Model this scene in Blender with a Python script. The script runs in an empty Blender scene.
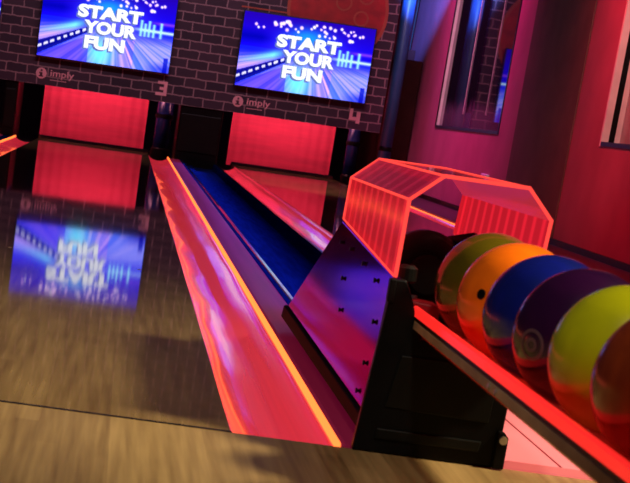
import bpy, bmesh, math, random
from mathutils import Vector, Matrix
random.seed(7)
S = bpy.context.scene
COL = S.collection
PI = math.pi

# ------------------------------------------------------------------ materials
def new_mat(name):
    m = bpy.data.materials.new(name); m.use_nodes = True
    nt = m.node_tree; nt.nodes.clear()
    out = nt.nodes.new('ShaderNodeOutputMaterial')
    return m, nt, out

def noise_col(nt, col, amount, scale, vec=None):
    """base colour with a little procedural variation"""
    n = nt.nodes.new('ShaderNodeTexNoise'); n.inputs['Scale'].default_value = scale
    tc = nt.nodes.new('ShaderNodeTexCoord')
    if vec is None:
        nt.links.new(tc.outputs['Object'], n.inputs['Vector'])
    else:
        mp = nt.nodes.new('ShaderNodeMapping'); mp.inputs['Scale'].default_value = vec
        nt.links.new(tc.outputs['Object'], mp.inputs['Vector']); nt.links.new(mp.outputs[0], n.inputs['Vector'])
    r = nt.nodes.new('ShaderNodeValToRGB')
    lo = [c*(1-amount) for c in col]; hi = [min(1, c*(1+amount)) for c in col]
    r.color_ramp.elements[0].position = .3; r.color_ramp.elements[1].position = .7
    r.color_ramp.elements[0].color = (*lo, 1); r.color_ramp.elements[1].color = (*hi, 1)
    nt.links.new(n.outputs['Fac'], r.inputs['Fac'])
    return r.outputs['Color'], n.outputs['Fac']

def pmat(name, col, rough=.5, metal=0., amount=.12, scale=6., vec=None, coat=0., bump=0., emit=None, estr=0., spec=.5):
    m, nt, out = new_mat(name)
    b = nt.nodes.new('ShaderNodeBsdfPrincipled')
    c, f = noise_col(nt, col, amount, scale, vec)
    nt.links.new(c, b.inputs['Base Color'])
    b.inputs['Roughness'].default_value = rough; b.inputs['Metallic'].default_value = metal
    b.inputs['Coat Weight'].default_value = coat; b.inputs['Coat Roughness'].default_value = .05
    b.inputs['Specular IOR Level'].default_value = spec
    if emit:
        b.inputs['Emission Color'].default_value = (*emit, 1); b.inputs['Emission Strength'].default_value = estr
    if bump:
        bp = nt.nodes.new('ShaderNodeBump'); bp.inputs['Strength'].default_value = bump; bp.inputs['Distance'].default_value = .01
        nt.links.new(f, bp.inputs['Height']); nt.links.new(bp.outputs[0], b.inputs['Normal'])
    nt.links.new(b.outputs[0], out.inputs['Surface'])
    return m

def edge_tint(m, col):
    m.node_tree.nodes['Principled BSDF'].inputs['Specular Tint'].default_value = (*col, 1); return m

def emat(name, col, strength):
    m, nt, out = new_mat(name)
    e = nt.nodes.new('ShaderNodeEmission')
    e.inputs['Color'].default_value = (*col, 1); e.inputs['Strength'].default_value = strength
    nt.links.new(e.outputs[0], out.inputs['Surface'])
    return m

def acrylic(name, tint, ecol, estr, opacity, stripes=None):
    """glowing edge-lit acrylic: tinted see-through sheet with its own glow"""
    m, nt, out = new_mat(name)
    t = nt.nodes.new('ShaderNodeBsdfTransparent'); t.inputs['Color'].default_value = (*tint, 1)
    e = nt.nodes.new('ShaderNodeEmission'); e.inputs['Color'].default_value = (*ecol, 1); e.inputs['Strength'].default_value = estr
    g = nt.nodes.new('ShaderNodeBsdfGlossy'); g.inputs['Roughness'].default_value = .08; g.inputs['Color'].default_value = (1, .8, .8, 1)
    mx = nt.nodes.new('ShaderNodeMixShader'); mx.inputs[0].default_value = opacity
    nt.links.new(t.outputs[0], mx.inputs[1]); nt.links.new(e.outputs[0], mx.inputs[2])
    fr = nt.nodes.new('ShaderNodeFresnel'); fr.inputs['IOR'].default_value = 1.35
    m2 = nt.nodes.new('ShaderNodeMixShader')
    nt.links.new(fr.outputs[0], m2.inputs[0]); nt.links.new(mx.outputs[0], m2.inputs[1]); nt.links.new(g.outputs[0], m2.inputs[2])
    nt.links.new(m2.outputs[0], out.inputs['Surface'])
    if stripes:
        freq, lo, hi = stripes
        tc = nt.nodes.new('ShaderNodeTexCoord'); sx = nt.nodes.new('ShaderNodeSeparateXYZ')
        nt.links.new(tc.outputs['Object'], sx.inputs[0])
        a = nt.nodes.new('ShaderNodeMath'); a.operation = 'MULTIPLY'; a.inputs[1].default_value = freq*2*PI
        nt.links.new(sx.outputs['Y'], a.inputs[0])
        s = nt.nodes.new('ShaderNodeMath'); s.operation = 'SINE'; nt.links.new(a.outputs[0], s.inputs[0])
        mr = nt.nodes.new('ShaderNodeMapRange'); mr.inputs['From Min'].default_value = .1; mr.inputs['From Max'].default_value = .9
        mr.inputs['To Min'].default_value = lo; mr.inputs['To Max'].default_value = hi
        nt.links.new(s.outputs[0], mr.inputs['Value']); nt.links.new(mr.outputs[0], e.inputs['Strength'])
    return m

def wood(name, bright, coat_rough, spec=.5):
    m, nt, out = new_mat(name)
    b = nt.nodes.new('ShaderNodeBsdfPrincipled')
    tc = nt.nodes.new('ShaderNodeTexCoord')
    sep = nt.nodes.new('ShaderNodeSeparateXYZ'); nt.links.new(tc.outputs['Object'], sep.inputs[0])
    # boards 27 mm wide, each with its own tone
    fl = nt.nodes.new('ShaderNodeMath'); fl.operation = 'MULTIPLY'; fl.inputs[1].default_value = 1/.045
    nt.links.new(sep.outputs['X'], fl.inputs[0])
    f2 = nt.nodes.new('ShaderNodeMath'); f2.operation = 'FLOOR'; nt.links.new(fl.outputs[0], f2.inputs[0])
    yl = nt.nodes.new('ShaderNodeMath'); yl.operation = 'MULTIPLY'; yl.inputs[1].default_value = .7
    nt.links.new(sep.outputs['Y'], yl.inputs[0])
    wn = nt.nodes.new('ShaderNodeTexWhiteNoise'); wn.noise_dimensions = '1D'; nt.links.new(f2.outputs[0], wn.inputs['W'])
    ad = nt.nodes.new('ShaderNodeMath'); ad.operation = 'MULTIPLY_ADD'; ad.inputs[1].default_value = 3.
    nt.links.new(wn.outputs['Value'], ad.inputs[0]); nt.links.new(yl.outputs[0], ad.inputs[2])
    f3 = nt.nodes.new('ShaderNodeMath'); f3.operation = 'FLOOR'; nt.links.new(ad.outputs[0], f3.inputs[0])
    cb = nt.nodes.new('ShaderNodeCombineXYZ'); nt.links.new(f2.outputs[0], cb.inputs[0]); nt.links.new(f3.outputs[0], cb.inputs[1])
    w2 = nt.nodes.new('ShaderNodeTexWhiteNoise'); w2.noise_dimensions = '2D'; nt.links.new(cb.outputs[0], w2.inputs['Vector'])
    mp = nt.nodes.new('ShaderNodeMapping'); mp.inputs['Scale'].default_value = (60, 2.2, 1)
    nt.links.new(tc.outputs['Object'], mp.inputs['Vector'])
    n = nt.nodes.new('ShaderNodeTexNoise'); n.inputs['Scale'].default_value = 1.; n.inputs['Detail'].default_value = 4
    nt.links.new(mp.outputs[0], n.inputs['Vector'])
    mp2 = nt.nodes.new('ShaderNodeMapping'); mp2.inputs['Scale'].default_value = (5, 2.2, 1)
    nt.links.new(tc.outputs['Object'], mp2.inputs['Vector'])
    n2 = nt.nodes.new('ShaderNodeTexNoise'); n2.inputs['Detail'].default_value = 3; n2.inputs['Scale'].default_value = 1.
    nt.links.new(mp2.outputs[0], n2.inputs['Vector'])
    s1 = nt.nodes.new('ShaderNodeMath'); s1.operation = 'MULTIPLY'; s1.inputs[1].default_value = .14; nt.links.new(w2.outputs['Value'], s1.inputs[0])
    s2 = nt.nodes.new('ShaderNodeMath'); s2.operation = 'MULTIPLY_ADD'; s2.inputs[1].default_value = .60
    nt.links.new(n.outputs['Fac'], s2.inputs[0]); nt.links.new(s1.outputs[0], s2.inputs[2])
    s3 = nt.nodes.new('ShaderNodeMath'); s3.operation = 'MULTIPLY_ADD'; s3.inputs[1].default_value = .35
    nt.links.new(n2.outputs['Fac'], s3.inputs[0]); nt.links.new(s2.outputs[0], s3.inputs[2])
    r = nt.nodes.new('ShaderNodeValToRGB')
    r.color_ramp.elements[0].position = .28; r.color_ramp.elements[1].position = .86
    k = bright
    r.color_ramp.elements[0].color = (.15*k, .078*k, .022*k, 1); r.color_ramp.elements[1].color = (.62*k, .42*k, .17*k, 1)
    nt.links.new(s3.outputs[0], r.inputs['Fac'])
    nt.links.new(r.outputs[0], b.inputs['Base Color'])
    b.inputs['Roughness'].default_value = coat_rough
    b.inputs['Specular IOR Level'].default_value = spec
    bp = nt.nodes.new('ShaderNodeBump'); bp.inputs['Strength'].default_value = .02; bp.inputs['Distance'].default_value = .002
    nt.links.new(n2.outputs['Fac'], bp.inputs['Height']); nt.links.new(bp.outputs[0], b.inputs['Normal'])
    nt.links.new(b.outputs[0], out.inputs['Surface'])
    return m

def brick_mat(name):
    m, nt, out = new_mat(name)
    b = nt.nodes.new('ShaderNodeBsdfPrincipled')
    tc = nt.nodes.new('ShaderNodeTexCoord'); sp = nt.nodes.new('ShaderNodeSeparateXYZ'); cb = nt.nodes.new('ShaderNodeCombineXYZ')
    nt.links.new(tc.outputs['Object'], sp.inputs[0])
    nt.links.new(sp.outputs['X'], cb.inputs['X']); nt.links.new(sp.outputs['Z'], cb.inputs['Y'])
    nz = nt.nodes.new('ShaderNodeTexNoise'); nz.inputs['Scale'].default_value = 14
    nt.links.new(tc.outputs['Object'], nz.inputs['Vector'])
    mxv = nt.nodes.new('ShaderNodeMix'); mxv.data_type = 'RGBA'; mxv.blend_type = 'LINEAR_LIGHT'; mxv.inputs[0].default_value = .012
    nt.links.new(cb.outputs[0], mxv.inputs['A']); nt.links.new(nz.outputs['Color'], mxv.inputs['B'])
    br = nt.nodes.new('ShaderNodeTexBrick')
    br.inputs['Scale'].default_value = 1.; br.inputs['Brick Width'].default_value = .226; br.inputs['Row Height'].default_value = .097
    br.inputs['Mortar Size'].default_value = .0075; br.inputs['Mortar Smooth'].default_value = .3
    br.inputs['Color1'].default_value = (.030, .020, .032, 1); br.inputs['Color2'].default_value = (.055, .032, .048, 1)
    br.inputs['Mortar'].default_value = (.26, .16, .175, 1)
    nt.links.new(mxv.outputs['Result'], br.inputs['Vector'])
    nt.links.new(br.outputs['Color'], b.inputs['Base Color']); b.inputs['Roughness'].default_value = .6
    b.inputs['Specular IOR Level'].default_value = .2
    nt.links.new(b.outputs[0], out.inputs['Surface'])
    return m

M = {}
M['approach'] = wood('approach_wood', .85, .38, .25)
M['lane'] = wood('lane_wood', .66, .04, .38)
M['brick'] = brick_mat('printed_brick')
M['red_print'] = pmat('red_print', (.34, .008, .010), .6, amount=.25, scale=9)
M['orange_print'] = pmat('orange_print', (.36, .06, .03), .6, amount=.1)
M['pink_print'] = pmat('pink_print', (.72, .33, .36), .6, amount=.08)
M['logo_dark'] = pmat('logo_dark', (.06, .02, .035), .6)
M['wall_paint'] = pmat('red_wall_paint', (.34, .09, .16), .75, amount=.10, scale=3, spec=.2)
M['unlit_wall'] = pmat('unlit_wall_paint', (.13, .07, .066), .8, amount=.12, scale=4, spec=.15)  # the same wall without red light, its shade put into a separate brown
M['dark_wall'] = pmat('dark_back_wall', (.006, .006, .010), .7)
M['walkway'] = pmat('dark_walkway', (.018, .014, .020), .35, amount=.3)
M['black'] = pmat('black_plastic', (.004, .004, .004), .38, amount=.3, scale=20, spec=.12)
M['black_gloss'] = pmat('black_gloss', (.008, .009, .014), .10, amount=.3)
M['charcoal'] = pmat('charcoal_panel', (.0035, .004, .003), .42, amount=.25, scale=15, spec=.2)
M['trough'] = pmat('trough_plastic', (.003, .007, .042), .6, amount=.25, scale=5, vec=(8, .6, 8), spec=.0)
M['post'] = pmat('blue_black_post', (.008, .018, .090), .25, amount=.4, scale=3, vec=(1, 1, 3))
M['blue_column'] = pmat('painted_column', (.03, .09, .26), .4, amount=.1)
M['gutter'] = pmat('red_gutter', (.80, .10, .14), .16, amount=.16, scale=1, vec=(55, .5, 20), bump=.10, coat=.5, emit=(1., .030, .062), estr=.55)  # emission added to brighten the red beyond what the strips give
M['gutter_cap'] = pmat('maroon_cap', (.20, .02, .045), .34, amount=.3, scale=1, vec=(30, .8, 10), bump=.05, spec=.2, emit=(.8, .02, .14), estr=.10)  # slight emission added, since hardly any light reaches the cap
M['matte_black'] = pmat('matte_black', (.004, .004, .006), .7, spec=.08)
M['lit_red_acrylic'] = pmat('lit_red_acrylic', (.85, .30, .33), .3, amount=.08, scale=3, emit=(1., .10, .13), estr=.40)  # red acrylic with lamp light put into a paler colour and emission
M['curtain'] = pmat('red_curtain', (.66, .050, .10), .65, amount=.10, scale=1, vec=(2, 1, 14), spec=.2)
M['led'] = emat('led_glow', (1., .155, .030), 2.7)
M['plate'] = pmat('metal_plate', (.27, .013, .38), .08, metal=.88, amount=.08, scale=5)
edge_tint(M['plate'], (.62, .10, .78))
M['steel'] = pmat('steel', (.62, .62, .65), .28, metal=1., amount=.08)
M['rail'] = pmat('red_glow_rail', (.75, .02, .02), .25, amount=.06, emit=(1., .022, .018), estr=.95)
M['tray'] = pmat('red_tray', (.70, .025, .02), .25, amount=.08, emit=(1., .03, .012), estr=.06)
M['beam'] = pmat('dark_beam', (.52, .38, .23), .5, amount=.25, scale=9)
M['hood_wall'] = acrylic('hood_wall_acrylic', (.95, .16, .16), (1., .026, .045), .88, .80, (11, .80, 1.3))
M['hood_inner'] = acrylic('hood_far_acrylic', (.95, .10, .10), (1., .018, .040), .88, .85, (13, .78, 1.25))
M['hood_chamfer'] = acrylic('hood_chamfer_acrylic', (.90, .16, .22), (.95, .030, .11), .74, .72, (9, .58, .84))
M['hood_roof'] = acrylic('hood_roof_acrylic', (.95, .55, .60), (.9, .05, .09), .36, .35)
M['hood_far_chamfer'] = acrylic('hood_salmon_acrylic', (.95, .30, .30), (1., .050, .085), .85, .82)
M['edge'] = emat('hood_edge_glow', (1., .060, .048), 1.3)
M['window_white'] = pmat('window_frame_white', (.70, .66, .62), .5, amount=.1)
M['cable'] = pmat('cable_black', (.008, .008, .012), .5)
M['shadow_box'] = pmat('shadow_box_dark', (.050, .008, .010), .75, amount=.2, spec=.1)  # near-black red carrying the shadow on the wall beside the panel
M['socket'] = pmat('socket_white', (.72, .74, .85), .4)
M['mech_red'] = pmat('mechanism_red', (.30, .012, .02), .35)
M['bezel'] = pmat('screen_bezel', (.010, .010, .018), .35)

def glass_mat():
    m, nt, out = new_mat('dark_window_glass')
    b = nt.nodes.new('ShaderNodeBsdfPrincipled')
    tc = nt.nodes.new('ShaderNodeTexCoord'); sp = nt.nodes.new('ShaderNodeSeparateXYZ'); nt.links.new(tc.outputs['Object'], sp.inputs[0])
    mp = nt.nodes.new('ShaderNodeMapping'); mp.inputs['Scale'].default_value = (1, 22, 3); nt.links.new(tc.outputs['Object'], mp.inputs['Vector'])
    n = nt.nodes.new('ShaderNodeTexNoise'); n.inputs['Scale'].default_value = 1.; n.inputs['Detail'].default_value = 5; nt.links.new(mp.outputs[0], n.inputs['Vector'])
    # grimy film that has run down and gathered along the lower edge of the pane
    ad = nt.nodes.new('ShaderNodeMath'); ad.operation = 'MULTIPLY_ADD'; ad.inputs[1].default_value = .40
    nt.links.new(n.outputs['Fac'], ad.inputs[0])
    neg = nt.nodes.new('ShaderNodeMath'); neg.operation = 'MULTIPLY'; neg.inputs[1].default_value = -1.; nt.links.new(sp.outputs['Z'], neg.inputs[0])
    nt.links.new(neg.outputs[0], ad.inputs[2])
    mr = nt.nodes.new('ShaderNodeMapRange'); mr.inputs['From Min'].default_value = -.80; mr.inputs['From Max'].default_value = -.70
    nt.links.new(ad.outputs[0], mr.inputs['Value'])
    mx = nt.nodes.new('ShaderNodeMix'); mx.data_type = 'RGBA'
    mx.inputs['A'].default_value = (.006, .007, .012, 1); mx.inputs['B'].default_value = (.10, .085, .11, 1)
    nt.links.new(mr.outputs[0], mx.inputs[0]); nt.links.new(mx.outputs['Result'], b.inputs['Base Color'])
    b.inputs['Roughness'].default_value = .03; b.inputs['Specular IOR Level'].default_value = .9
    nt.links.new(b.outputs[0], out.inputs['Surface'])
    return m
M['glass'] = glass_mat()
M['grey_glass'] = pmat('grey_window_film', (.25, .24, .26), .25, amount=.35, scale=3)

def ball_mat(name, col, col2=None, rough=.07):
    m, nt, out = new_mat(name)
    b = nt.nodes.new('ShaderNodeBsdfPrincipled')
    tc = nt.nodes.new('ShaderNodeTexCoord')
    n = nt.nodes.new('ShaderNodeTexNoise'); n.inputs['Scale'].default_value = 7; n.inputs['Detail'].default_value = 4; n.inputs['Distortion'].default_value = 1.5
    nt.links.new(tc.outputs['Object'], n.inputs['Vector'])
    r = nt.nodes.new('ShaderNodeValToRGB'); r.color_ramp.elements[0].position = .35; r.color_ramp.elements[1].position = .68
    r.color_ramp.elements[0].color = (*col, 1); r.color_ramp.elements[1].color = (*(col2 or [c*.8 for c in col]), 1)
    nt.links.new(n.outputs['Fac'], r.inputs[0]); nt.links.new(r.outputs[0], b.inputs['Base Color'])
    b.inputs['Roughness'].default_value = .22; b.inputs['Coat Weight'].default_value = .5; b.inputs['Coat Roughness'].default_value = rough
    nt.links.new(b.outputs[0], out.inputs['Surface'])
    return m

# ------------------------------------------------------------------ mesh helpers
def obj(name, bm, mats, parent=None, smooth=False, bevel=0., loc=None):
    me = bpy.data.meshes.new(name)
    bmesh.ops.recalc_face_normals(bm, faces=bm.faces[:])
    bm.to_mesh(me); bm.free()
    for m in (mats if isinstance(mats, (list, tuple)) else [mats]):
        me.materials.append(m)
    if smooth:
        for p in me.polygons: p.use_smooth = True
    o = bpy.data.objects.new(name, me); COL.objects.link(o)
    if parent: o.parent = parent
    if loc: o.location = loc
    if bevel:
        b = o.modifiers.new('bevel', 'BEVEL'); b.width = bevel; b.segments = 2; b.limit_method = 'ANGLE'
    return o

def tag(o, label=None, cat=None, group=None, kind=None):
    if label: o['label'] = label
    if cat: o['category'] = cat
    if group: o['group'] = group
    if kind: o['kind'] = kind
    return o

def empty(name, loc, label, cat, group=None):
    o = bpy.data.objects.new(name, None); COL.objects.link(o); o.location = loc; o.empty_display_size = .1
    return tag(o, label, cat, group)

def box(bm, x0, x1, y0, y1, z0, z1, mi=0):
    v = [bm.verts.new(p) for p in ((x0,y0,z0),(x1,y0,z0),(x1,y1,z0),(x0,y1,z0),(x0,y0,z1),(x1,y0,z1),(x1,y1,z1),(x0,y1,z1))]
    for q in ((0,3,2,1),(4,5,6,7),(0,1,5,4),(1,2,6,5),(2,3,7,6),(3,0,4,7)):
        bm.faces.new([v[i] for i in q]).material_index = mi
    return bm

def B(*a):
    bm = bmesh.new(); return box(bm, *a)

def prism(bm, pts, axis, a, b, mi=0):
    """closed polygon pts (2-D) swept along an axis from a to b"""
    def P(p, t):
        return {'x': (t, p[0], p[1]), 'y': (p[0], t, p[1]), 'z': (p[0], p[1], t)}[axis]
    v0 = [bm.verts.new(P(p, a)) for p in pts]; v1 = [bm.verts.new(P(p, b)) for p in pts]
    n = len(pts)
    bm.faces.new(v0[::-1]).material_index = mi; bm.faces.new(v1).material_index = mi
    for i in range(n):
        bm.faces.new((v0[i], v0[(i+1) % n], v1[(i+1) % n], v1[i])).material_index = mi
    return bm

def tube(bm, pts, r, seg=8):
    pts = [Vector(p) for p in pts]
    rings = []
    for i, p in enumerate(pts):
        d = (pts[min(i+1, len(pts)-1)] - pts[max(i-1, 0)]).normalized()
        a = d.orthogonal().normalized() if not rings else None
        if a is None:
            a = (pa - d*pa.dot(d)).normalized()
        pa = a
        b = d.cross(a)
        rings.append([bm.verts.new(p + r*(math.cos(2*PI*k/seg)*a + math.sin(2*PI*k/seg)*b)) for k in range(seg)])
    for r0, r1 in zip(rings, rings[1:]):
        for k in range(seg):
            bm.faces.new((r0[k], r0[(k+1) % seg], r1[(k+1) % seg], r1[k]))
    bm.faces.new(rings[0][::-1]); bm.faces.new(rings[-1])
    return bm

def lathe(bm, prof, axis, c, seg=32, mi=0):
    """profile (radius, height) about an axis through c"""
    rings = []
    for r, h in prof:
        ring = []
        for k in range(seg):
            a = 2*PI*k/seg; u, v = r*math.cos(a), r*math.sin(a)
            p = {'x': (h, u, v), 'y': (u, h, v), 'z': (u, v, h)}[axis]
            ring.append(bm.verts.new((p[0]+c[0], p[1]+c[1], p[2]+c[2])))
        rings.append(ring)
    for r0, r1 in zip(rings, rings[1:]):
        for k in range(seg):
            bm.faces.new((r0[k], r0[(k+1) % seg], r1[(k+1) % seg], r1[k])).material_index = mi
    bm.faces.new(rings[0][::-1]).material_index = mi; bm.faces.new(rings[-1]).material_index = mi
    return bm

def annulus(bm, cx, cz, r0, r1, y0, y1, mi=0, seg=48):
    for k in range(seg):
        a, b = 2*PI*k/seg, 2*PI*(k+1)/seg
        q = [(cx+r*math.cos(t), cz+r*math.sin(t)) for r, t in ((r0, a), (r1, a), (r1, b), (r0, b))]
        vf = [bm.verts.new((x, y0, z)) for x, z in q]; vb = [bm.verts.new((x, y1, z)) for x, z in q]
        bm.faces.new(vf).material_index = mi; bm.faces.new(vb[::-1]).material_index = mi
        for i in range(4):
            bm.faces.new((vf[i], vb[i], vb[(i+1) % 4], vf[(i+1) % 4])).material_index = mi

def disc(bm, cx, cz, r, y0, y1, mi=0, seg=48):
    prism(bm, [(cx+r*math.cos(2*PI*k/seg), cz+r*math.sin(2*PI*k/seg)) for k in range(seg)], 'y', y0, y1, mi)

def text_into(bm, body, width, height, cx, cz, y, depth, mi, bold=0.02, spacing=1., shear=0., jitter=None):
    """letters as real geometry facing -Y, fitted into width x height centred on (cx, cz)"""
    cu = bpy.data.curves.new('t', 'FONT'); cu.body = body; cu.offset = bold; cu.extrude = .05; cu.space_character = spacing
    cu.resolution_u = 4; cu.shear = shear
    o = bpy.data.objects.new('t', cu); COL.objects.link(o)
    bpy.context.view_layer.update()
    me = bpy.data.meshes.new_from_object(o.evaluated_get(bpy.context.evaluated_depsgraph_get()))
    bpy.data.objects.remove(o); bpy.data.curves.remove(cu)
    vs = [v.co.copy() for v in me.vertices]
    x0, x1 = min(v.x for v in vs), max(v.x for v in vs); y0, y1 = min(v.y for v in vs), max(v.y for v in vs)
    z0, z1 = min(v.z for v in vs), max(v.z for v in vs)
    nv = []
    for v in vs:
        X = cx + ((v.x-x0)/(x1-x0)-.5)*width; Z = cz + ((v.y-y0)/(y1-y0)-.5)*height
        Y = y + depth*(1-(v.z-z0)/(z1-z0))
        nv.append(bm.verts.new((X, Y-depth, Z)))
    for p in me.polygons:
        try: bm.faces.new([nv[i] for i in p.vertices]).material_index = mi
        except ValueError: pass
    bpy.data.meshes.remove(me)

# ------------------------------------------------------------------ key dimensions (metres; Y runs down the lanes, foul line at 0)
LX0, LX1 = -.955, .285          # lane three
RX0, RX1 = 1.262, 2.43          # lane four
GW = .222                       # gutter width
YE = 16.0                       # lane end
YM = 15.13                      # masking face
WX = 3.20                       # right wall
YB = 19.6                       # back wall

# ------------------------------------------------------------------ setting
bm = B(-3.6, WX+.0, -4.2, -.006, -.15, 0.)
tag(obj('floor', bm, M['approach']), kind='structure')
bm = B(RX1+GW+.06, WX, -.004, YB, -.15, -.012)
tag(obj('floor_side', bm, M['walkway']), kind='structure')
bm = B(-3.6, WX, YE+.06, YB, -.15, -.08)
tag(obj('floor_pit', bm, M['dark_wall']), kind='structure')
tag(obj('wall_back', B(-3.6, WX+.3, YB, YB+.15, -.15, 3.4), M['dark_wall']), kind='structure')

# right wall with two window openings
W1 = (11.34, 14.40); W2 = (6.1, 8.17); ZS, ZT = .722, 2.75
bm = bmesh.new()
yy = [-4.2, W2[0], W2[1], W1[0], W1[1], YB]
for i in range(5):
    if i in (1, 3):
        box(bm, WX, WX+.25, yy[i], yy[i+1], -.15, ZS); box(bm, WX, WX+.25, yy[i], yy[i+1], ZT, 3.4)
    else:
        box(bm, WX, WX+.25, yy[i], yy[i+1], -.15, 3.4)
tag(obj('wall_right', bm, M['wall_paint']), kind='structure')
tag(obj('wall_unlit_strip', B(WX-.012, WX, 8.92, 10.71, -.012, 3.4), M['unlit_wall'], bevel=.006), kind='structure')  # strip of plain wall the red light misses, darkened by colour
bm = bmesh.new(); box(bm, WX-.02, WX, 2.0, 8.92, -.012, .03); box(bm, WX-.02, WX, 10.71, YB, -.012, .03)
tag(obj('baseboard_right', bm, M['black']), kind='structure')
# foul line gap between approach and lane
tag(obj('trim_2', B(-3.6, LX1+.002, -.006, .008, -.05, .0006), M['black']), kind='structure')

def window(name, y0, y1, glass, layers, bars):
    """stepped reveal: each layer is (depth from, depth to, material) going into the wall"""
    bm = bmesh.new(); t = .03
    for d0, d1, mi in layers:
        x0, x1 = WX+d0, WX+d1
        box(bm, x0, x1, y0, y0+t, ZS, ZT, mi); box(bm, x0, x1, y1-t, y1, ZS, ZT, mi)
        box(bm, x0, x1, y0+t, y1-t, ZT-t, ZT, mi)
        box(bm, x0, x1, y0+t, y1-t, ZS, ZS+t, 2)                     # dark sill
    w = obj(name, bm, [M['window_white'], M['black'], M['cable']]); tag(w, kind='structure')
    g = layers[-1][1]
    obj('window_pane', B(WX+g-.003, WX+g+.006, y0+.012, y1-.012, ZS+.012, ZT-.012), glass, w)
    for yb, r in bars:
        obj('hanging_cord', tube(bmesh.new(), [(WX+g-.008, yb, ZS+.16), (WX+g-.008, yb, ZT-.02)], r), M['window_white'], w)
    return w
window('window_1', *W1, M['glass'], ((-.006, .004, 1), (.004, .036, 0)), ((12.15, .0022), (13.20, .0032)))
window('window_2', *W2, M['grey_glass'], ((-.004, .045, 0), (.045, .085, 1), (.085, .125, 0)), ())

# ------------------------------------------------------------------ lanes
def lane(x0, x1, label):
    o = obj('bowling_lane', B(x0, x1, .008, YE, -.12, 0.), M['lane'])
    tag(o, label, 'bowling lane', 'bowling lanes')
    # dark end bar where the lane meets the pit
    obj('end_bar', B(x0-.02, x1+.0, YE+.001, YE+.07, -.10, .035), M['black_gloss'], o, bevel=.01)
    # arrows and dots are too far up the lane to show; range-finder dots near the foul line
    for k, (u, y) in enumerate(((.47, 3.05), (.865, 2.9))):
        obj('lane_dot', lathe(bmesh.new(), [(.007, 0.), (.007, .0008)], 'z', (x0+u*(x1-x0), y, .0), 12), M['beam'], o)
    return o
lane(LX0, LX1, 'long glossy wooden lane under number 3 mirroring its bright screen')
lane(RX0, RX1, 'partly hidden wooden lane under number 4 behind the red hood')

def gutter(xa, xb, y0, y1, led_at, label, zled=.0):
    """concave red gutter trough; LED strip along the side named by led_at"""
    bm = bmesh.new(); n = 18; dp = .052
    prof = []
    for i in range(n+1):
        t = i/n; prof.append((xa+(xb-xa)*t, -.004 - dp*(1-(2*t-1)**2)**.7))
    outer = prof + [(xb, -.11), (xa, -.11)]
    N = 260; ys = [y0 + (y1-y0)*(k/N)**1.5 for k in range(N+1)]
    rg = random.Random(int(xa*1000)); ph = [rg.random()*6.28 for _ in range(6)]
    def wob(i, y):      # hand-laid plastic is never quite true
        if i == 0 or i >= n: return 0.
        return .0013*math.sin(y*2.3+ph[0]+i*.15)+.0010*math.sin(y*5.3+ph[1])+.00012*math.sin(y*13+ph[2])
    rings = [[bm.verts.new((p[0]+wob(i, y), y, p[1]+wob(i, y))) for i, p in enumerate(outer)] for y in ys]
    m = len(outer)
    for r0, r1 in zip(rings, rings[1:]):
        for i in range(m): bm.faces.new((r0[i], r0[(i+1) % m], r1[(i+1) % m], r1[i]))
    bm.faces.new(rings[0][::-1]); bm.faces.new(rings[-1])
    g = obj('gutter', bm, M['gutter']); tag(g, label, 'gutter', 'red lane gutters')
    for p in g.data.polygons: p.use_smooth = True
    if not led_at: return g
    x = xb if led_at == 'right' else xa
    s = 1 if led_at == 'right' else -1
    lx0, lx1 = sorted((x - s*.007, x + s*.001))
    l = obj('light_strip', B(lx0, lx1, y0+.004, y1-.02, -.010+zled, .004+zled), M['led'], g)
    l['label'] = 'glowing orange light strip'
    return g
gutter(LX1+.001, LX1+GW, .008, 15.55, 'right', 'red gutter running down the right side of the lane under number 3')
gutter(LX0-GW-.02, LX0-.001, .008, 15.55, 'left', 'red gutter at the left picture edge, left of the lane under number 3')
gutter(RX0-GW, RX0-.001, .008, 15.55, None, 'red gutter left of the lane under number 4, beside the dark trough')
gutter(RX1+.001, RX1+GW-.01, .008, 15.55, 'right', 'red gutter by the side wall, right of the lane under number 4', zled=-.012)

# division between lanes: maroon cap strip, stepped black trough
def division(x0, x1, label, y0=.008, cap=.12):
    d = empty('lane_division', (x0, y0, 0), label, 'division', 'lane divisions')
    L = 15.10
    bm = prism(bmesh.new(), [(0.002, -.11), (cap, -.11), (cap, -.001), (cap-.012, .004), (.012, .004), (.002, 0.)], 'y', 0, L)
    obj('cap_strip', bm, M['gutter_cap'], d)
    w = x1-x0
    a = cap+.001
    pr = [(a, -.11), (w-.002, -.11), (w-.002, 0.), (a, 0.)] if w < .3 else [(a, -.11), (w-.002, -.11), (w-.002, .0), (w-.012, .010), (w-.030, .010), (w-.042, -.004), (w-.055, -.055),
          (a+.150, -.055), (a+.138, -.040), (a+.050, -.040), (a+.040, -.006), (a+.030, .008), (a+.012, .008), (a, 0.)]
    obj('trough', prism(bmesh.new(), pr, 'y', 0, L), M['trough'], d)
    if w > .3:
        obj('trim_strip', prism(bmesh.new(), [(a+.012, .0085), (a+.030, .0085), (a+.027, .013), (a+.015, .013)], 'y', 0, L), M['black_gloss'], d)
        obj('trim_strip', prism(bmesh.new(), [(w-.030, .0105), (w-.012, .0105), (w-.014, .014), (w-.028, .014)], 'y', 1.75, L), M['black_gloss'], d)
    return d
division(LX1+GW, RX0-GW, 'blue black stepped trough between the two lanes leading to the ball return')
SX0, SX1 = -2.83, -1.575         # lane two, mostly left of the picture
lane(SX0, SX1, 'glossy wooden lane left of the picture, beyond the left gutter')
gutter(SX1+.001, SX1+GW, .008, 15.55, 'right', 'outermost red gutter beyond the left picture edge')
division(SX1+GW, LX0-GW-.02, 'dark narrow strip beyond the gutter at the left picture edge', cap=.05)
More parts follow.
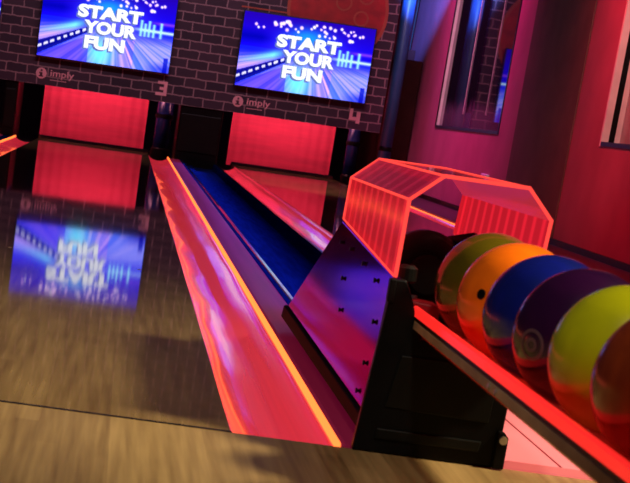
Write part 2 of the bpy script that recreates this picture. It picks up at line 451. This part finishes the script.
# red acrylic cover beside the ball return, at the head of the right gutter
cv = obj('cover_plate', prism(bmesh.new(), [(-.003, -.02), (.003, -.02), (.005, .0108), (1.72, .0108), (1.72, .017), (-.003, .017)], 'x', .834, RX0-GW-.002), M['lit_red_acrylic'])
tag(cv, 'pink red cover plate lying on the floor right of the black ball return', 'cover plate')
obj('joint', B(.950, .954, -.002, 1.715, .0172, .0178), M['mech_red'], cv)

# ------------------------------------------------------------------ masking wall with printed brick
bm = bmesh.new()
TOP = 3.0
box(bm, -3.4, 2.742, YM, YM+.10, .585, TOP, 0)
disc(bm, 2.085, 1.80, .530, YM-.004, YM+.002, 1, 72)
annulus(bm, 2.085, 1.80, .512, .545, YM-.006, YM+.002, 2, 72)
for cx, cz, r in ((2.139, 1.885, .088), (2.345, 1.741, .082), (2.371, 1.975, .085)):
    annulus(bm, cx, cz, r-.018, r, YM-.007, YM+.002, 2, 36)
box(bm, 1.06, 1.56, YM-.004, YM+.002, 1.685, 1.70, 2)
mask = obj('masking_panel', bm, [M['brick'], M['red_print'], M['orange_print']])
tag(mask, 'wide dark brick-printed panel hanging above the lane ends, carrying the screens', 'wall panel')

def digit(cells, name, x0, z1, w, h, label):
    """block numeral from rectangles given in a 0..1 grid (u right, v down)"""
    bm = bmesh.new()
    for u0, v0, u1, v1 in cells:
        box(bm, x0+u0*w, x0+u1*w, YM-.008, YM+.001, z1-v1*h, z1-v0*h)
    o = obj(name, bm, M['pink_print'], mask); o['label'] = label
# 3: squared, with notched left side
digit([(.10,0,1,.20),(.70,.20,1,.78),(.32,.40,.70,.60),(0,.78,1,1)], 'lane_number', .268, .800, .118, .150, 'pale pink number 3')
digit([(0,0,.27,.56),(0,.56,.62,.80),(.62,.18,.95,1)], 'lane_number', 2.385, .802, .125, .150, 'pale pink number 4')

def logo(cx, cz):
    bm = bmesh.new()
    disc(bm, cx, cz, .058, YM-.006, YM+.001, 0, 36)
    box(bm, cx-.013, cx+.013, YM-.009, YM-.004, cz-.034, cz+.010, 1)
    box(bm, cx-.022, cx+.005, YM-.009, YM-.004, cz-.004, cz+.010, 1)
    box(bm, cx-.024, cx+.024, YM-.009, YM-.004, cz-.036, cz-.024, 1)
    disc(bm, cx+.001, cz+.030, .012, YM-.009, YM-.004, 1, 16)
    text_into(bm, 'imply', .255, .092, cx+.225, cz+.005, YM-.001, .006, 0, .012)
    box(bm, cx+.100, cx+.275, YM-.006, YM+.001, cz-.062, cz-.055, 0)
    obj('logo', bm, [M['pink_print'], M['logo_dark']], mask)['label'] = 'pale pink round i logo with the word imply'
logo(-.975, .705)
logo(1.163, .705)

# ------------------------------------------------------------------ screens
SW, SH = 1.418, .776
def clampc(c): return [max(0., min(1., v))**k for v, k in zip(c, (2.4, 2.15, 1.35))]
def mixc(a, b, t): t = max(0., min(1., t)); return [a[i]*(1-t)+b[i]*t for i in range(3)]
rb = random.Random(3)
BOKEH = [(.08+.86*rb.random(), .03+.15*rb.random()+.03, .008+.012*rb.random(), rb.random()) for _ in range(46)]
RAY = [rb.random() for _ in range(240)]
def screen_colour(u, v):
    # night-blue hall, glowing lane rushing to the middle distance
    c = mixc((.16, .03, .42), (.10, .04, .78), v/.45) if v < .45 else mixc((.10, .10, .85), (.20, .16, .90), (v-.45)/.5)
    # violet mist in the middle
    d = math.hypot((u-.52)*1.2, (v-.42)*1.5); c = mixc(c, (.45, .38, 1.), math.exp(-(d/.28)**2)*.8)
    d = math.hypot((u-.50)*1.5, (v-.24)*1.9); c = mixc(c, (.10, .62, .85), math.exp(-(d/.22)**2)*.75)
    # horizon light bars left and right
    c = mixc(c, (.45, .88, 1.), math.exp(-((v-.69+.60*u)/.055)**2)*max(0, min(1, (.36-u)/.10)))
    c = mixc(c, (.75, .85, 1.), math.exp(-((v-.47-.02*(u-.8))/.020)**2)*max(0, min(1, (u-.66)/.12)))
    c = mixc(c, (.62, .25, .85), math.exp(-((v-.36)/.020)**2)*max(0, min(1, (u-.80)/.10))*.7)
    c = mixc(c, (.03, .02, .38), max(0, min(1, (.27-u)/.12))*max(0, 1-abs(v-.32)/.12)*.8)
    # white pins at the right
    for px in (.755, .785, .815, .85, .905):
        c = mixc(c, (.62, .92, 1.), math.exp(-((u-px)/.010)**2)*(1 if .36+.02*math.sin(px*90) < v < .56 else 0)*.9)
    # floor: streaks radiating from the vanishing point
    if v > .50:
        a = math.atan2(v-.40, u-.55)
        k = int((a/PI)*160) % 240; fr = (a/PI)*160 % 1
        s = RAY[k]*(1-fr) + RAY[(k+1) % 240]*fr
        t = min(1, (v-.50)/.18)
        rc = mixc((.22, .28, .98), (.88, .62, 1.), s)
        if u > .42: rc = mixc(rc, (1., .70, .98), .7*s*min(1, (u-.42)/.2))
        if u > .72: rc = mixc(rc, (.35, .55, 1.), .4)
        c = mixc(c, rc, t*.9)
        d = math.hypot((u-.47)*2.2, v-.86); c = mixc(c, (.40, .90, 1.), math.exp(-(d/.22)**2)*.85)
        c = mixc(c, (.03, .04, .55), max(0, min(1, (u-.80)/.15))*max(0, min(1, (v-.85)/.1))*.6)
    # dark ball track sweeping in from the lower left, with white dashes
    if u < .38:
        w = .86 - .89*(u-.03)
        dd = v-w
        if abs(dd) < .085*(1.1-u*1.8): c = mixc(c, (.02, .01, .22), .85)
        if abs(dd+.012) < .016 and (u*22) % 1 < .62: c = mixc(c, (.92, .88, 1.), .9)
        if v > w+.09: c = mixc(c, (.22, .10, .85), .55)
    # ceiling lights out of focus
    for bx, by, br, t in BOKEH:
        d = math.hypot((u-bx)*SW/SH, v-by)
        if d < br*1.6: c = mixc(c, mixc((1., .75, 1.), (1., .95, .92), t), max(0, min(1, 1.7-d/br)))
    if u > .95 and v > .80 and u < .985: c = mixc(c, (.02, .03, .45), .7)
    return clampc(c)

def screen_mat():
    m, nt, out = new_mat('screen_picture')
    a = nt.nodes.new('ShaderNodeVertexColor'); a.layer_name = 'picture'
    e = nt.nodes.new('ShaderNodeEmission'); e.inputs['Strength'].default_value = 1.6
    nt.links.new(a.outputs['Color'], e.inputs['Color']); nt.links.new(e.outputs[0], out.inputs['Surface'])
    return m
M['picture'] = screen_mat()
M['letter'] = emat('screen_letter', (.93, .95, 1.), 1.25)
M['letter_shade'] = emat('screen_letter_shadow', (.16, .22, .62), .9)

def picture_mesh():
    NU, NV = 176, 98
    bm = bmesh.new()
    grid = [[bm.verts.new(((i/NU-.5)*SW, 0, SH/2-(j/NV)*SH)) for i in range(NU+1)] for j in range(NV+1)]
    for j in range(NV):
        for i in range(NU):
            bm.faces.new((grid[j][i], grid[j+1][i], grid[j+1][i+1], grid[j][i+1]))
    lay = bm.loops.layers.float_color.new('picture')
    for f in bm.faces:
        for l in f.loops:
            u = l.vert.co.x/SW+.5; v = .5-l.vert.co.z/SH
            l[lay] = (*screen_colour(u, v), 1)
    def U(u): return (u-.5)*SW
    def V(v): return (.5-v)*SH
    for body, u, v, w, h in (('START', .515, .325, .49, .172), ('YOUR', .525, .525, .40, .172), ('FUN', .495, .730, .305, .172)):
        text_into(bm, body, w*SW, h*SH, U(u-.012), V(v+.022), -.0022, .001, 2, .052, 1.)
        text_into(bm, body, w*SW, h*SH, U(u), V(v), -.005, .001, 1, .052, 1.)
    me = bpy.data.meshes.new('screen_picture'); bm.to_mesh(me); bm.free()
    for m in (M['picture'], M['letter'], M['letter_shade']): me.materials.append(m)
    return me
PIC = picture_mesh()
def screen(cx, cz, label):
    r = empty('wall_screen', (cx, YM-.016, cz), label, 'screen', 'screens above the lanes')
    bm = bmesh.new(); e = .012
    box(bm, -SW/2-e, SW/2+e, -.045, -.001, -SH/2-e, SH/2+e)
    obj('housing', bm, M['bezel'], r, bevel=.004)
    obj('wall_bracket', B(-.25, .25, 0., .0095, -.12, .12), M['black'], r)
    p = bpy.data.objects.new('picture', PIC); COL.objects.link(p); p.parent = r; p.location = (0, -.047, 0)
    p['label'] = 'glowing blue and violet picture reading START YOUR FUN'
    return r
screen(1.808, 1.262, 'bright blue START YOUR FUN screen above number 4')
screen(-.335, 1.275, 'bright blue START YOUR FUN screen above number 3')
screen(-2.190, 1.275, 'blue screen cut off by the left picture edge, only a sliver showing')

# ------------------------------------------------------------------ pit: red curtains, posts
for x0, x1, lab in ((-2.84, -1.60, 'red curtain beyond the left picture edge'), (-.985, .228, 'glowing red curtain at the end of the lane under number 3'),
                    (1.212, 2.425, 'glowing red curtain at the end of the lane under number 4')):
    bm = bmesh.new(); n = 60; vs = []
    for i in range(n+1):
        x = x0+(x1-x0)*i/n; y = 16.45 + .004*math.sin(i*1.1)
        vs.append([bm.verts.new((x, yy_, z)) for yy_ in (y, y+.02) for z in (-.02, .95)])
    for a, b in zip(vs, vs[1:]):
        bm.faces.new((a[0], b[0], b[1], a[1])); bm.faces.new((a[2], a[3], b[3], b[2]))
        bm.faces.new((a[1], b[1], b[3], a[3])); bm.faces.new((a[0], a[2], b[2], b[0]))
    bm.faces.new((vs[0][0], vs[0][1], vs[0][3], vs[0][2])); bm.faces.new((vs[-1][0], vs[-1][2], vs[-1][3], vs[-1][1]))
    tag(obj('pit_curtain', bm, M['curtain']), lab, 'curtain', 'red pit curtains')

def post(x, y, r, z1, label, mat='post', z0=-.08):
    p = obj('support_post', lathe(bmesh.new(), [(r, z0), (r, z1)], 'z', (x, y, 0), 24), M[mat], smooth=False)
    for q in p.data.polygons: q.use_smooth = abs(q.normal.z) < .5
    tag(p, label, 'post', 'dark posts at the lane ends')
    b = obj('collar', lathe(bmesh.new(), [(r*1.18, z0), (r*1.18, z0+.13), (r*1.02, z0+.15)], 'z', (x, y, 0), 24), M['black'], p)
    b2 = obj('collar', lathe(bmesh.new(), [(r*1.02, .40), (r*1.12, .41), (r*1.12, .44), (r*1.02, .45)], 'z', (x, y, 0), 24), M['black'], p)
post(.425, 16.30, .095, .95, 'blue black post right of the red curtain under number 3')
post(-1.33, 16.30, .10, .95, 'blue black post left of the red curtain under number 3')
post(2.62, 16.20, .075, .95, 'blue black post right of the red curtain under number 4')
post(2.865, 15.34, .07, 3.0, 'tall blue lit post at the right edge of the brick panel', 'blue_column', -.012)
# black kickback boxes between the pits
for x0, x1, lab in ((.56, 1.03, 'black kickback box between the two red curtains'), (-1.345, -1.202, 'black kickback box left of the curtain under number 3')):
    k = obj('kickback', B(x0, x1, 15.15, 16.1, -.08, .5845), M['black'], bevel=.01); tag(k, lab, 'kickback', 'black kickback boxes')
    bm = bmesh.new(); box(bm, x0+.02, x1-.02, 15.138, 15.152, .10, .50)
    obj('panel', bm, M['charcoal'], k, bevel=.004)

# dark box standing in for the shadow on the wall, with a cable
sbox = obj('wall_shadow_box', B(2.92, 3.19, 15.75, 18.6, -.012, 1.42), M['shadow_box'], bevel=.01)
tag(sbox, 'dark red box in place of the wall shadow right of the brick panel', 'shadow_box')
obj('shadow_bump', B(3.06, 3.16, 16.2, 16.48, 1.421, 1.55), M['shadow_box'], sbox, bevel=.008)  # bump in the shadow outline, built as a small box
obj('cable', tube(bmesh.new(), [(3.11, 16.34, 1.55), (3.12, 16.30, 2.2), (3.15, 16.25, 3.2)], .009), M['cable'], sbox)
tag(obj('hanging_cable', tube(bmesh.new(), [(3.17, 17.6, 1.435), (3.175, 17.55, 2.4), (3.18, 17.5, 3.3)], .012), M['cable']), 'thin black cable on the blue wall beside the tall post', 'cable')
so = obj('wall_socket', B(WX-.035, WX-.0, 11.40, 11.60, .285, .375), M['socket'], bevel=.006)
tag(so, 'small white socket box low on the wall just above the red hood', 'socket')
obj('socket_hole', lathe(bmesh.new(), [(.02, -.0005), (.02, .004)], 'x', (WX-.039, 11.50, .33), 16), M['black'], so)

# ------------------------------------------------------------------ ball return
BR = empty('ball_return', (.68, 0, 0), 'black ball return with purple metal side plate, red glowing hood and ball rack', 'ball return')
def part(name, bm, m, parent=BR, label=None, **k):
    bmesh.ops.translate(bm, verts=bm.verts[:], vec=(-.68, 0, 0))
    o = obj(name, bm, m, parent, **k)
    if label: o['label'] = label
    return o
XP = .555
poly = [(.105, .058), (1.765, .068), (.865, .392), (.012, .346)]
sp = part('side_plate', prism(bmesh.new(), poly, 'x', XP, XP+.012), M['plate'], label='shiny purple metal side plate', bevel=.003)
rp = [(.80, .345), (.62, .345), (.40, .333), (.20, .318), (.135, .24), (.165, .15), (.20, .085), (.64, .20), (.68, .27)]
for (y, z) in rp:
    part('rivet', lathe(bmesh.new(), [(.0055, -.006), (.0055, -.003), (.003, -.001), (.003, .0)], 'x', (XP, y, z), 12), M['black'], sp)
part('side_seam', prism(bmesh.new(), [(.058, .062), (.072, .062), (-.0, .345), (-.014, .345)], 'x', XP-.006, XP-.0005), M['black'])
bm = prism(bmesh.new(), [(.0, .05), (.056, .062), (-.016, .345), (-.018, .35), (-.02, .05)], 'x', XP-.004, XP+.010)
part('corner_strip', bm, M['plate'])
part('far_side_plate', prism(bmesh.new(), poly, 'x', .825, .837), M['black'])
part('base_plinth', prism(bmesh.new(), [(.004, .024), (1.84, .024), (1.80, .066), (.10, .057), (.004, .057)], 'x', .547, .818), M['matte_black'], bevel=.004)
# black front: stepped frame round a recessed panel
prf = [(.526, .001), (.812, .001), (.818, .055), (.822, .235), (.622, .235), (.598, .305), (.578, .346), (.553, .346)]
part('front_panel', prism(bmesh.new(), prf, 'y', -.020, .004), M['black'], bevel=.004)
part('inset_panel', prism(bmesh.new(), [(.575, .095), (.785, .09), (.79, .20), (.592, .20)], 'y', -.024, -.019), M['charcoal'], bevel=.002)
part('kick_strip', prism(bmesh.new(), [(.565, .03), (.775, .03), (.778, .052), (.568, .052)], 'y', -.026, -.019), M['charcoal'], bevel=.003)
br = part('bracket', prism(bmesh.new(), [(.806, .002), (.829, .002), (.829, .066), (.818, .078), (.806, .078)], 'y', -.034, -.019), M['black'], bevel=.003)
part('bolt', lathe(bmesh.new(), [(.0085, -.041), (.0085, -.036), (.006, -.033)], 'y', (.8175, 0, .062), 12), M['steel'], br, label='small silver bolt')
part('latch', B(.545, .558, -.026, -.004, .30, .346), M['black'], bevel=.003)
# lift mechanism inside the hood
mech = part('lift_housing', prism(bmesh.new(), [(.30, .06), (1.3, .06), (.86, .30), (.50, .345), (.34, .33), (.30, .27)], 'x', .60, .80), M['black'], bevel=.01)
bm = bmesh.new()
lathe(bm, [(.045, -.03), (.075, -.032), (.088, -.018), (.088, .018), (.075, .032), (.045, .03)], 'y', (.655, .24, .345), 28)
part('lift_wheel', bm, M['black'], smooth=True)
part('wheel_hub', lathe(bmesh.new(), [(.040, -.012), (.040, .012), (.018, .016)], 'y', (.655, .19, .345), 20), M['charcoal'])
part('lift_arm', tube(bmesh.new(), [(.64, .30, .30), (.69, .27, .405), (.74, .22, .425), (.79, .16, .37)], .018, 10), M['black'], smooth=True)
part('deflector', prism(bmesh.new(), [(.568, .245), (.66, .245), (.66, .30), (.60, .305), (.568, .33)], 'y', .02, .10), M['mech_red'], bevel=.004)
part('grip', lathe(bmesh.new(), [(.016, .0), (.020, .004), (.020, .028), (.012, .034)], 'z', (.585, .03, .338), 16), M['charcoal'])
bm = bmesh.new(); lathe(bm, [(.008, 0), (.008, .006)], 'z', (.598, -.008, .312), 12)
part('screw', bm, M['steel'])
# hood: folded acrylic, five panels and their glowing edges
HX = [(.555, .348), (.557, .499), (.617, .552), (.783, .552), (.836, .497), (.830, .36)]
HY0, HY1 = -.015, .845
hb = bmesh.new()
def panel(bm, a, mi):
    # one flat of the folded sheet between profile corners a and a+1; lower edges rise towards the back
    t = .004; b = a+1; A, Bp = HX[a], HX[b]
    nx, nz = -(Bp[1]-A[1]), Bp[0]-A[0]; l = math.hypot(nx, nz); nx, nz = nx/l*t, nz/l*t
    da = .050 if a == 0 else 0; db = .040 if b == 5 else 0
    q = lambda p, y, off, dz=0: bm.verts.new((p[0]-(nx if off else 0), y, p[1]-(nz if off else 0)+dz))
    v = [q(A, HY0, 0), q(Bp, HY0, 0), q(Bp, HY1, 0, db), q(A, HY1, 0, da), q(A, HY0, 1), q(Bp, HY0, 1), q(Bp, HY1, 1, db), q(A, HY1, 1, da)]
    for f in ((0,1,2,3),(7,6,5,4),(0,4,5,1),(1,5,6,2),(2,6,7,3),(3,7,4,0)): bm.faces.new([v[i] for i in f]).material_index = mi
for i in range(5): panel(hb, i, i)
bmesh.ops.remove_doubles(hb, verts=hb.verts[:], dist=.0005)
hood = part('hood', hb, [M['hood_wall'], M['hood_chamfer'], M['hood_roof'], M['hood_far_chamfer'], M['hood_inner']], label='red glowing see-through hood')
def P3(i, y): 
    z = HX[i][1] + ((.050 if i == 0 else .040 if i == 5 else 0) if y == HY1 else 0)
    return (HX[i][0], y, z)
for y, r in ((HY0, .0042), (HY1, .0032)):
    part('hood_edge', tube(bmesh.new(), [P3(i, y) for i in range(6)], r, 8), M['edge'], hood)
for i in range(6):
    part('hood_edge', tube(bmesh.new(), [P3(i, HY0), P3(i, HY1)], .0028 if i in (1, 2, 3, 4) else .0024, 8), M['edge'], hood)

# rack towards the bowlers
YR0, YR1 = -2.45, .005
BX = .7275
rack = part('ball_tray', prism(bmesh.new(), [(.632, .236), (.823, .236), (.846, .254), (.846, .272), (.815, .2505), (.775, .246), (.680, .246), (.640, .2505), (.612, .272), (.612, .254)], 'y', YR0, YR1), M['tray'], label='red lit ball tray')
for s, xx in ((-1, .610), (1, .847)):
    a, b = sorted((xx-.004*s, xx+s*.006))
    part('glow_rail', prism(bmesh.new(), [(a, .279), (b, .279), (b, .294), (b-.002, .297), (a+.002, .297), (a, .294)], 'y', YR0, YR1), M['rail'], label='bright red glowing rail')
    a, b = sorted((xx-.004*s, xx+s*.006))
    part('rail_lip', B(a, b, YR0, YR1, .2725, .2785), M['black'])
    part('side_beam', B(a, b, YR0, YR1-.03, .2545, .272), M['beam'], bevel=.002)
part('end_stop', prism(bmesh.new(), [(.585, .17), (.872, .17), (.872, .34), (.80, .40), (.66, .40), (.585, .34)], 'y', YR0-.03, YR0-.001), M['black'], bevel=.008)
leg = part('rack_leg', B(.69, .765, YR0+.10, YR0+.20, .012, .2355), M['black'], bevel=.006)
part('leg_foot', B(.62, .835, YR0+.05, YR0+.25, .0005, .012), M['black'], leg, bevel=.004)
part('fixing', lathe(bmesh.new(), [(.005, -.002), (.005, .001)], 'x', (.6035, -.72, .263), 10), M['steel'])
part('fixing', lathe(bmesh.new(), [(.005, -.002), (.005, .001)], 'x', (.6035, -.77, .263), 10), M['steel'])

# ------------------------------------------------------------------ balls
R = .106
def ball(k, col, col2, label, hole=None, emblem=None):
    y = -.082 - k*.2203 + .0
    m = ball_mat('ball_%s' % label.split()[0], col, col2)
    bm = bmesh.new(); bmesh.ops.create_uvsphere(bm, u_segments=64, v_segments=32, radius=R)
    o = obj('bowling_ball', bm, m, smooth=True, loc=(BX, y, .2503+R+.0005)); tag(o, label, 'bowling ball', 'bowling balls on the rack')
    def at(d):
        d = Vector(d).normalized(); return d, d.to_track_quat('Z', 'Y').to_matrix().to_4x4()
    if hole:
        for hd in hole:
            d, mt = at(hd)
            bm = lathe(bmesh.new(), [(.009, -.004), (.009, .0004), (.008, .0009)], 'z', (0, 0, R), 20)
            bmesh.ops.transform(bm, matrix=mt, verts=bm.verts[:]); obj('finger_hole', bm, M['black'], o)
    if emblem:
        d, mt = at(emblem)
        bm = bmesh.new()
        for r0, r1 in ((.019, .024), (.006, .011)):
            rings = []
            for k2 in range(36):
                a = 2*PI*k2/36
                rings.append([bm.verts.new((r*math.cos(a), r*math.sin(a), math.sqrt(R*R-r*r)+.0006)) for r in (r0, r1)])
            for i in range(36):
                a, b = rings[i], rings[(i+1) % 36]
                bm.faces.new((a[0], a[1], b[1], b[0]))
        bmesh.ops.transform(bm, matrix=mt, verts=bm.verts[:])
        obj('emblem', bm, M['emblem'], o)['label'] = 'pale round emblem'
M['emblem'] = pmat('emblem_grey', (.10, .055, .07), .4)
ball(0, (.095, .068, .002), (.07, .055, .003), 'olive green ball at the hood end of the rack')
ball(1, (.95, .175, .004), (.82, .13, .004), 'orange ball between the olive ball and the blue ball', hole=[(-.87, -.72, .14)])
ball(2, (.004, .009, .19), (.004, .010, .11), 'dark blue ball between the orange and the purple ball')
ball(3, (.030, .003, .034), (.018, .002, .026), 'dark purple ball with a pale ring emblem', emblem=(-.88, -.52, -.13))
ball(4, (.52, .52, .004), (.42, .43, .004), 'yellow green ball between the purple and the brown ball')
ball(5, (.42, .06, .008), (.22, .03, .008), 'reddish brown ball cut off by the right picture edge')

# ------------------------------------------------------------------ light
def area(name, loc, target, sx, sy, col, power, spread=180):
    l = bpy.data.lights.new(name, 'AREA'); l.shape = 'RECTANGLE'; l.size = sx; l.size_y = sy; l.color = col; l.energy = power; l.spread = math.radians(spread)
    o = bpy.data.objects.new(name, l); COL.objects.link(o); o.location = loc
    o.rotation_euler = (Vector(target)-Vector(loc)).to_track_quat('-Z', 'Y').to_euler(); return o
def spot(name, loc, target, col, power, angle, blend=.6, r=.05):
    l = bpy.data.lights.new(name, 'SPOT'); l.color = col; l.energy = power; l.spot_size = math.radians(angle); l.spot_blend = blend; l.shadow_soft_size = r
    o = bpy.data.objects.new(name, l); COL.objects.link(o); o.location = loc
    o.rotation_euler = (Vector(target)-Vector(loc)).to_track_quat('-Z', 'Y').to_euler(); return o
# warm lamps over the approach: one low on the right, one above
spot('approach_lamp', (2.6, -.55, 2.65), (-.4, .55, 0), (1., .83, .55), 720, 66, 1., .20)
spot('approach_lamp', (-1.0, -2.2, 3.2), (-.8, .9, 0), (1., .82, .50), 370, 42, 1., .2)
spot('rack_fill', (.2, -2.6, 3.0), (.8, -.5, .3), (1., .88, .74), 190, 28, .9, .15)  # fill light added to brighten the balls
# red wash lights in the pits behind the brick panel
for cx in (-.36, 1.82):
    area('pit_lamp', (cx, 15.75, .90), (cx, 16.5, .25), 1.2, .10, (1., .28, .40), 13)
# wall washers
area('wall_lamp', (2.3, 12.9, 3.3), (3.2, 12.9, 1.0), 3.3, .15, (1., .06, .42), 50, 75)
area('wall_lamp', (2.4, 7.7, 3.3), (3.2, 7.7, 1.0), 1.6, .15, (1., .025, .05), 33, 75)
spot('frame_fill', (1.2, 2.0, 3.0), (3.3, 8.6, 1.3), (1., .92, .82), 340, 26, .8, .1)  # added light to whiten the near window frame
spot('frame_fill', (1.6, 6.0, 2.9), (3.2, 14.4, 1.5), (1., .93, .82), 260, 12, .8, .1)  # added narrow light on the far window jamb
spot('strip_fill', (1.0, 3.0, 3.2), (3.2, 9.8, 1.25), (1., .90, .82), 150, 18, .9, .1)  # added fill for the brown wall strip, no fixture there
spot('blue_lamp', (2.45, 12.4, 3.25), (3.28, 15.9, 2.14), (.10, .25, 1.), 5200, 22, .8, .03)
spot('lane_fill', (1.9, 9.0, 3.3), (1.9, 12.6, 0), (1., .84, .76), 700, 26, 1., .1)  # light added to lift the far boards of lane four
# added blue light that colours the trough, no fixture behind it
area('blue_wash', (.70, 8.2, 3.3), (.70, 8.2, 0), .2, 12., (.10, .16, 1.), 50, 9)
# dim reddish light on the brick panel
area('panel_lamp', (0.3, 12.6, 3.3), (.3, 15.1, 1.1), 5., .2, (1., .64, .82), 34, 120)

w = bpy.data.worlds.new('World'); S.world = w; w.use_nodes = True
w.node_tree.nodes['Background'].inputs['Color'].default_value = (.030, .012, .035, 1)
w.node_tree.nodes['Background'].inputs['Strength'].default_value = .22

# ------------------------------------------------------------------ camera
f, cx, cy, roll, pitch, yaw = 1657.197, 170.362, 473.287, .142988, .219502, .0551946
fw = Vector((math.sin(yaw)*math.cos(pitch), math.cos(yaw)*math.cos(pitch), -math.sin(pitch)))
ri = Vector((math.cos(yaw), -math.sin(yaw), 0)); dn = fw.cross(ri)
Rr = ri*math.cos(roll) - dn*math.sin(roll); Dd = ri*math.sin(roll) + dn*math.cos(roll)
cd = bpy.data.cameras.new('camera'); cam = bpy.data.objects.new('camera', cd); COL.objects.link(cam)
mw = Matrix.Identity(4)
for i in range(3):
    mw[i][0] = Rr[i]; mw[i][1] = -Dd[i]; mw[i][2] = -fw[i]
mw.translation = Vector((0, -3.22, .62)); cam.matrix_world = mw
cd.sensor_width = 36; cd.sensor_fit = 'HORIZONTAL'; cd.lens = f*36/630
cd.shift_x = (315-cx)/630; cd.shift_y = (cy-241.5)/630
cd.clip_start = .05; cd.clip_end = 100
cd.dof.use_dof = True; cd.dof.focus_distance = 6.0; cd.dof.aperture_fstop = 16
S.camera = cam

S.view_settings.view_transform = 'Standard'; S.view_settings.look = 'None'
S.view_settings.exposure = 0; S.view_settings.gamma = 1; S.view_settings.use_curve_mapping = False
S.cycles.use_denoising = True
S.cycles.sample_clamp_indirect = 6
S.cycles.transparent_max_bounces = 16
